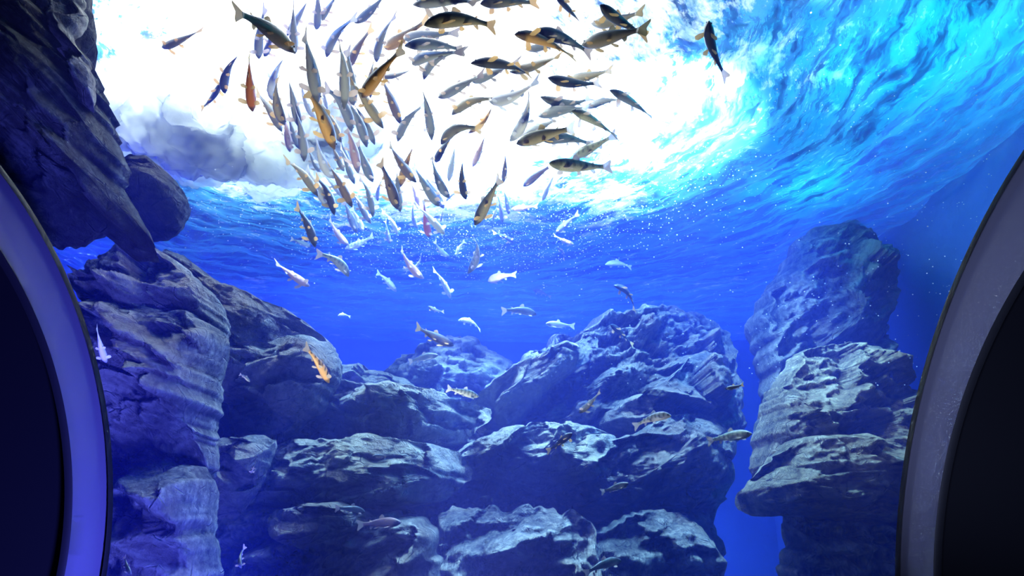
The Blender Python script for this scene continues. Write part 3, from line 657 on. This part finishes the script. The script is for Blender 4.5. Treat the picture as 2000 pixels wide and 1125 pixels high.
#      nose          middle       tail tip     skin
SCHOOL = [
 ((316,92),(350,80),(397,56),'olive'), ((440,183),(443,140),(476,99),'dark'), ((432,160),(415,190),(393,212),'dark'),
 ((494,218),(488,165),(487,103),'orange'), ((505,115),(507,70),(518,12),'grey'), ((577,103),(520,55),(457,22),'olive'),
 ((516,110),(528,80),(542,30),'grey'), ((560,70),(582,35),(606,-8),'grey'), ((576,105),(573,60),(574,-5),'grey'),
 ((617,57),(621,20),(618,-40),'grey'), ((626,38),(640,18),(668,-25),'grey'), ((638,112),(655,70),(697,32),'grey'),
 ((692,45),(725,20),(752,-12),'grey'), ((622,200),(608,130),(594,65),'grey'), ((532,196),(535,150),(562,105),'pale'),
 ((557,244),(540,200),(543,150),'olive'), ((551,257),(528,216),(500,180),'olive'), ((567,297),(561,262),(556,225),'pink'),
 ((586,250),(574,200),(562,147),'grey'), ((594,316),(589,262),(577,212),'grey'), ((583,290),(572,255),(562,216),'grey'),
 ((618,232),(597,196),(588,153),'pale'), ((654,292),(630,229),(600,176),'gold'), ((667,278),(646,237),(622,192),'olive'),
 ((640,213),(633,188),(630,160),'pale'), ((687,258),(670,206),(633,172),'grey'), ((672,214),(672,140),(662,86),'grey'),
 ((680,132),(696,98),(728,52),'brown'), ((691,206),(685,156),(678,94),'grey'), ((736,122),(744,76),(774,28),'grey'),
 ((750,92),(785,74),(840,34),'gold'), ((828,50),(900,38),(967,54),'olive'), ((788,73),(832,70),(898,62),'grey'),
 ((790,90),(850,87),(904,99),'grey'), ((806,124),(838,110),(910,100),'grey'), ((828,156),(850,118),(905,100),'grey'),
 ((706,190),(738,148),(788,92),'gold'), ((724,192),(724,150),(732,116),'olive'), ((740,148),(775,146),(810,132),'grey'),
 ((749,251),(714,197),(684,154),'olive'), ((784,244),(764,195),(747,156),'brown'), ((777,277),(794,237),(833,202),'grey'),
 ((843,275),(836,219),(824,174),'grey'), ((855,190),(897,170),(945,142),'grey'), ((919,124),(985,126),(1036,148),'dark'),
 ((922,159),(960,144),(1015,117),'grey'), ((995,140),(1048,127),(1096,106),'olive'), ((1005,68),(1062,80),(1122,114),'gold'),
 ((1041,64),(1097,74),(1155,106),'grey'), ((1026,96),(1060,92),(1092,84),'grey'), ((1136,88),(1195,72),(1266,54),'olive'),
 ((1155,46),(1203,40),(1257,20),'olive'), ((1172,10),(1210,40),(1265,72),'dark'), ((1084,-8),(1112,20),(1136,47),'dark'),
 ((1385,41),(1390,90),(1420,155),'dark'), ((1070,152),(1120,162),(1172,163),'dark'), ((1108,154),(1150,149),(1196,135),'olive'),
 ((1055,189),(1108,202),(1154,191),'grey'), ((1190,176),(1235,200),(1275,232),'grey'), ((1147,212),(1178,198),(1214,196),'grey'),
 ((1051,227),(1097,216),(1150,212),'grey'), ((1116,217),(1160,236),(1207,270),'spot'), ((995,276),(1025,232),(1032,175),'pale'),
 ((1016,269),(1052,250),(1092,232),'grey'), ((1008,281),(1063,264),(1122,250),'olive'), ((1062,277),(1108,270),(1158,284),'grey'),
 ((1120,304),(1153,290),(1203,262),'spot'), ((1072,319),(1131,324),(1194,326),'spot'), ((1022,364),(1047,343),(1080,322),'brown'),
 ((1060,392),(1070,365),(1087,334),'pale'), ((882,225),(919,199),(973,194),'olive'), ((955,196),(1000,190),(1052,154),'pale'),
 ((914,260),(946,234),(964,200),'gold'), ((861,283),(892,252),(942,254),'olive'), ((851,315),(864,292),(897,245),'dark'),
 ((923,327),(937,293),(950,257),'pink'), ((876,356),(883,316),(890,278),'pale'), ((983,358),(986,327),(987,298),'brown'),
 ((911,390),(902,350),(906,302),'dark'), ((927,440),(951,395),(977,347),'olive'), ((878,386),(856,352),(843,304),'grey'),
 ((871,394),(886,377),(906,370),'pale'), ((781,366),(792,325),(810,280),'gold'), ((814,357),(782,318),(761,280),'brown'),
 ((858,403),(832,365),(807,322),'grey'), ((867,407),(849,376),(828,343),'grey'), ((777,409),(761,362),(742,315),'brown'),
 ((782,414),(777,372),(775,325),'grey'), ((738,393),(739,370),(750,345),'grey'), ((816,408),(812,380),(798,350),'pink'),
 ((816,446),(807,422),(808,392),'grey'), ((840,463),(832,434),(828,388),'red'), ((869,458),(843,430),(812,398),'pale'),
 ((861,434),(863,420),(868,406),'grey'), ((728,424),(721,381),(702,346),'grey'), ((725,437),(705,403),(686,372),'grey'),
 ((688,405),(664,358),(639,316),'brown'), ((673,388),(651,360),(627,337),'pale'), ((653,421),(640,376),(616,346),'dark'),
 ((640,404),(620,366),(597,330),'pale'), ((621,384),(592,341),(557,312),'olive'), ((627,338),(612,312),(599,281),'grey'),
 ((654,348),(628,312),(618,258),'pale'), ((672,334),(659,308),(643,270),'olive'), ((693,360),(678,320),(665,284),'grey'),
 ((700,339),(690,290),(677,250),'pink'), ((729,356),(712,318),(698,275),'grey'), ((682,316),(673,297),(664,270),'grey'),
 ((717,288),(701,238),(679,200),'grey'), ((732,283),(712,237),(689,200),'grey'), ((616,483),(601,440),(578,402),'dark'),
 ((698,455),(684,422),(672,392),'grey'), ((710,452),(700,430),(686,405),'pale'), ((776,459),(766,434),(746,412),'pale'),
 ((762,476),(757,455),(753,430),'grey'), ((682,479),(659,456),(644,426),'pink'), ((674,485),(703,475),(728,460),'silver'),
 ((607,483),(588,474),(568,467),'grey'), ((681,541),(658,510),(618,496),'spot'), ((605,559),(572,538),(538,512),'pink'),
 ((774,570),(757,549),(736,532),'pale'), ((828,544),(800,518),(784,485),'pink'), ((808,522),(818,513),(823,494),'pale'),
 ((880,583),(866,552),(846,526),'pale'), ((878,501),(861,490),(849,470),'grey'), ((891,501),(896,485),(908,471),'pale'),
 ((913,535),(932,498),(926,465),'spot'), ((1003,474),(986,462),(963,454),'dark'), ((953,549),(976,541),(1008,536),'pink'),
 ((1048,615),(1016,606),(980,608),'grey'), ((1041,568),(1058,571),(1076,581),'grey'), ((1066,632),(1092,634),(1122,637),'pale'),
 ((895,626),(920,628),(938,646),'silver'), ((836,598),(850,605),(867,609),'grey'), ((886,675),(848,657),(813,638),'brown'),
 ((1182,517),(1208,514),(1233,523),'pale'), ((1198,558),(1226,572),(1239,608),'dark'), ((1192,634),(1213,650),(1237,675),'dark'),
 ((1085,455),(1104,438),(1130,416),'grey'), ((1121,477),(1102,470),(1082,459),'pink'), ((1087,484),(1099,492),(1101,508),'dark'),
 ((981,436),(978,406),(970,376),'grey'), ((994,419),(990,395),(983,371),'grey'), ((962,430),(967,415),(972,396),'grey'),
 ((999,408),(1022,406),(1050,402),'pink'), ((643,748),(624,712),(595,676),'barred'), ((488,746),(479,737),(468,731),'silver'),
 ((208,708),(197,678),(189,638),'pale'), ((1311,812),(1275,816),(1238,834),'silver'), ((1469,847),(1425,852),(1382,862),'spot'),
 ((1118,846),(1096,862),(1068,882),'dark'), ((1131,806),(1152,788),(1172,764),'grey'), ((489,926),(494,914),(499,902),'grey'),
 ((472,1110),(469,1090),(479,1066),'grey'), ((256,1123),(248,1106),(243,1086),'grey'), ((783,1021),(743,1021),(698,1026),'pink'),
 ((727,892),(740,890),(754,893),'grey'), ((1214,1096),(1178,1102),(1142,1122),'grey'), ((1228,944),(1202,952),(1174,961),'grey'),
 ((935,775),(905,766),(873,759),'silver'), ((856,694),(827,698),(799,707),'grey'), ((660,617),(671,614),(684,619),'pale'),
 ((806,9),(870,2),(933,5),'grey'), ((938,8),(990,3),(1050,6),'olive'), ((713,1000),(686,994),(655,993),'grey'),
 ((1416,759),(1434,756),(1452,751),'dark'),
]
OPT = {34: dict(dm=0.9), 52: dict(dm=0.88), 51: dict(dm=1.04), 32: dict(dm=1.08), 30: dict(dm=1.12), 61: dict(dm=0.92), 15: dict(dm=0.9), 33: dict(dm=0.98), 36: dict(L=0.26, roll=10), 3: dict(roll=0, L=0.27), 54: dict(roll=20), 128: dict(deep=1.45, roll=0), 136: dict(roll=-25), 145: dict(roll=0, dm=0.72), 149: dict(roll=0), 148: dict(roll=0, dm=0.8)}
ADJ = {'olive': 'olive-brown', 'gold': 'golden-bellied', 'orange': 'orange-bellied', 'dark': 'dark', 'brown': 'brown', 'grey': 'grey', 'pale': 'pale',
       'pink': 'pinkish', 'red': 'reddish', 'spot': 'spotted greenish', 'barred': 'orange barred', 'silver': 'silvery white'}
def heading(h, t):
    a = math.degrees(math.atan2(-(h[1]-t[1]), h[0]-t[0])) % 360
    return ['right', 'up right', 'up', 'up left', 'left', 'down left', 'straight down', 'down right'][int(((a+22.5) % 360)//45)]
def zone(h, m):
    x, y = m
    if y > 640:
        return 'before the left rocks' if x < 560 else 'by the right column' if x > 1380 else 'over the centre rocks'
    if y > 455: return 'in open water, left' if x < 800 else 'in open water, middle' if x < 1060 else 'in open water, right'
    if x > 1040: return 'at the upper right' if y < 130 else 'right side of school'
    if x > 860: return 'top centre of school' if y < 160 else 'right of school centre' if y < 300 else 'lower right of school'
    if x < 560: return 'upper left of school'
    if y < 130: return 'at the school top'
    if y < 260: return 'upper middle of school'
    return 'school\'s lower edge' if y > 370 else 'lower middle of school'
ORD = ['leftmost', 'second from left', 'third from left', 'fourth from left', 'fifth from left', 'sixth from left', 'seventh from left', 'eighth from left', 'ninth from left', 'tenth from left']
keys = {}
for i, (h, m, t, k) in enumerate(SCHOOL): keys.setdefault((k, heading(h, t), zone(h, m)), []).append((m[0], i))
SPECIAL = {
 0: 'lone olive-brown trout in the upper left, left of the whole school',
 2: 'small dark trout swimming up, touching the head of a bent dark one',
 1: 'bent dark trout heading down, left of the orange-bellied one',
 3: 'orange-bellied trout with a black head and spread fins, heading straight down',
 36: 'large golden trout with black head and orange fins, crossing the upper school',
 54: 'lone dark trout standing head up at the far upper right of the school',
 67: 'greenish spotted trout seen side-on, lowest on the right of the school',
 129: 'faint grey trout with deep body heading right in the open water',
 128: 'deep-bodied pinkish trout heading left in the open blue water',
 136: 'dark arched trout with open mouth, alone in blue water at the right',
 137: 'dark blue trout below the arched one, over the biggest rock',
 145: 'bright orange trout with dark bars diving over the left centre rocks',
 146: 'tiny silvery trout at the edge of the dark hollow',
 147: 'pale trout beside the left window frame, heading down',
 148: 'silvery barred trout in front of the biggest rock, heading right',
 149: 'grey-green trout crossing the gap left of the right rock column',
}
FISH = []
for i, (h, m, t, k) in enumerate(SCHOOL):
    o = trout(h, m, t, k, **OPT.get(i, {}))
    kk = (k, heading(h, t), zone(h, m)); lst = sorted(keys[kk]); rank = [x[1] for x in lst].index(i)
    verb = 'heading '+kk[1]
    lab = '%s trout %s, %s%s' % (ADJ[k], verb, (ORD[rank]+' such one, ' if len(lst) > 1 else ''), kk[2])
    if i in SPECIAL: lab = SPECIAL[i]
    o['label'] = lab; o['group'] = 'trout in the tank'
    FISH.append(o)
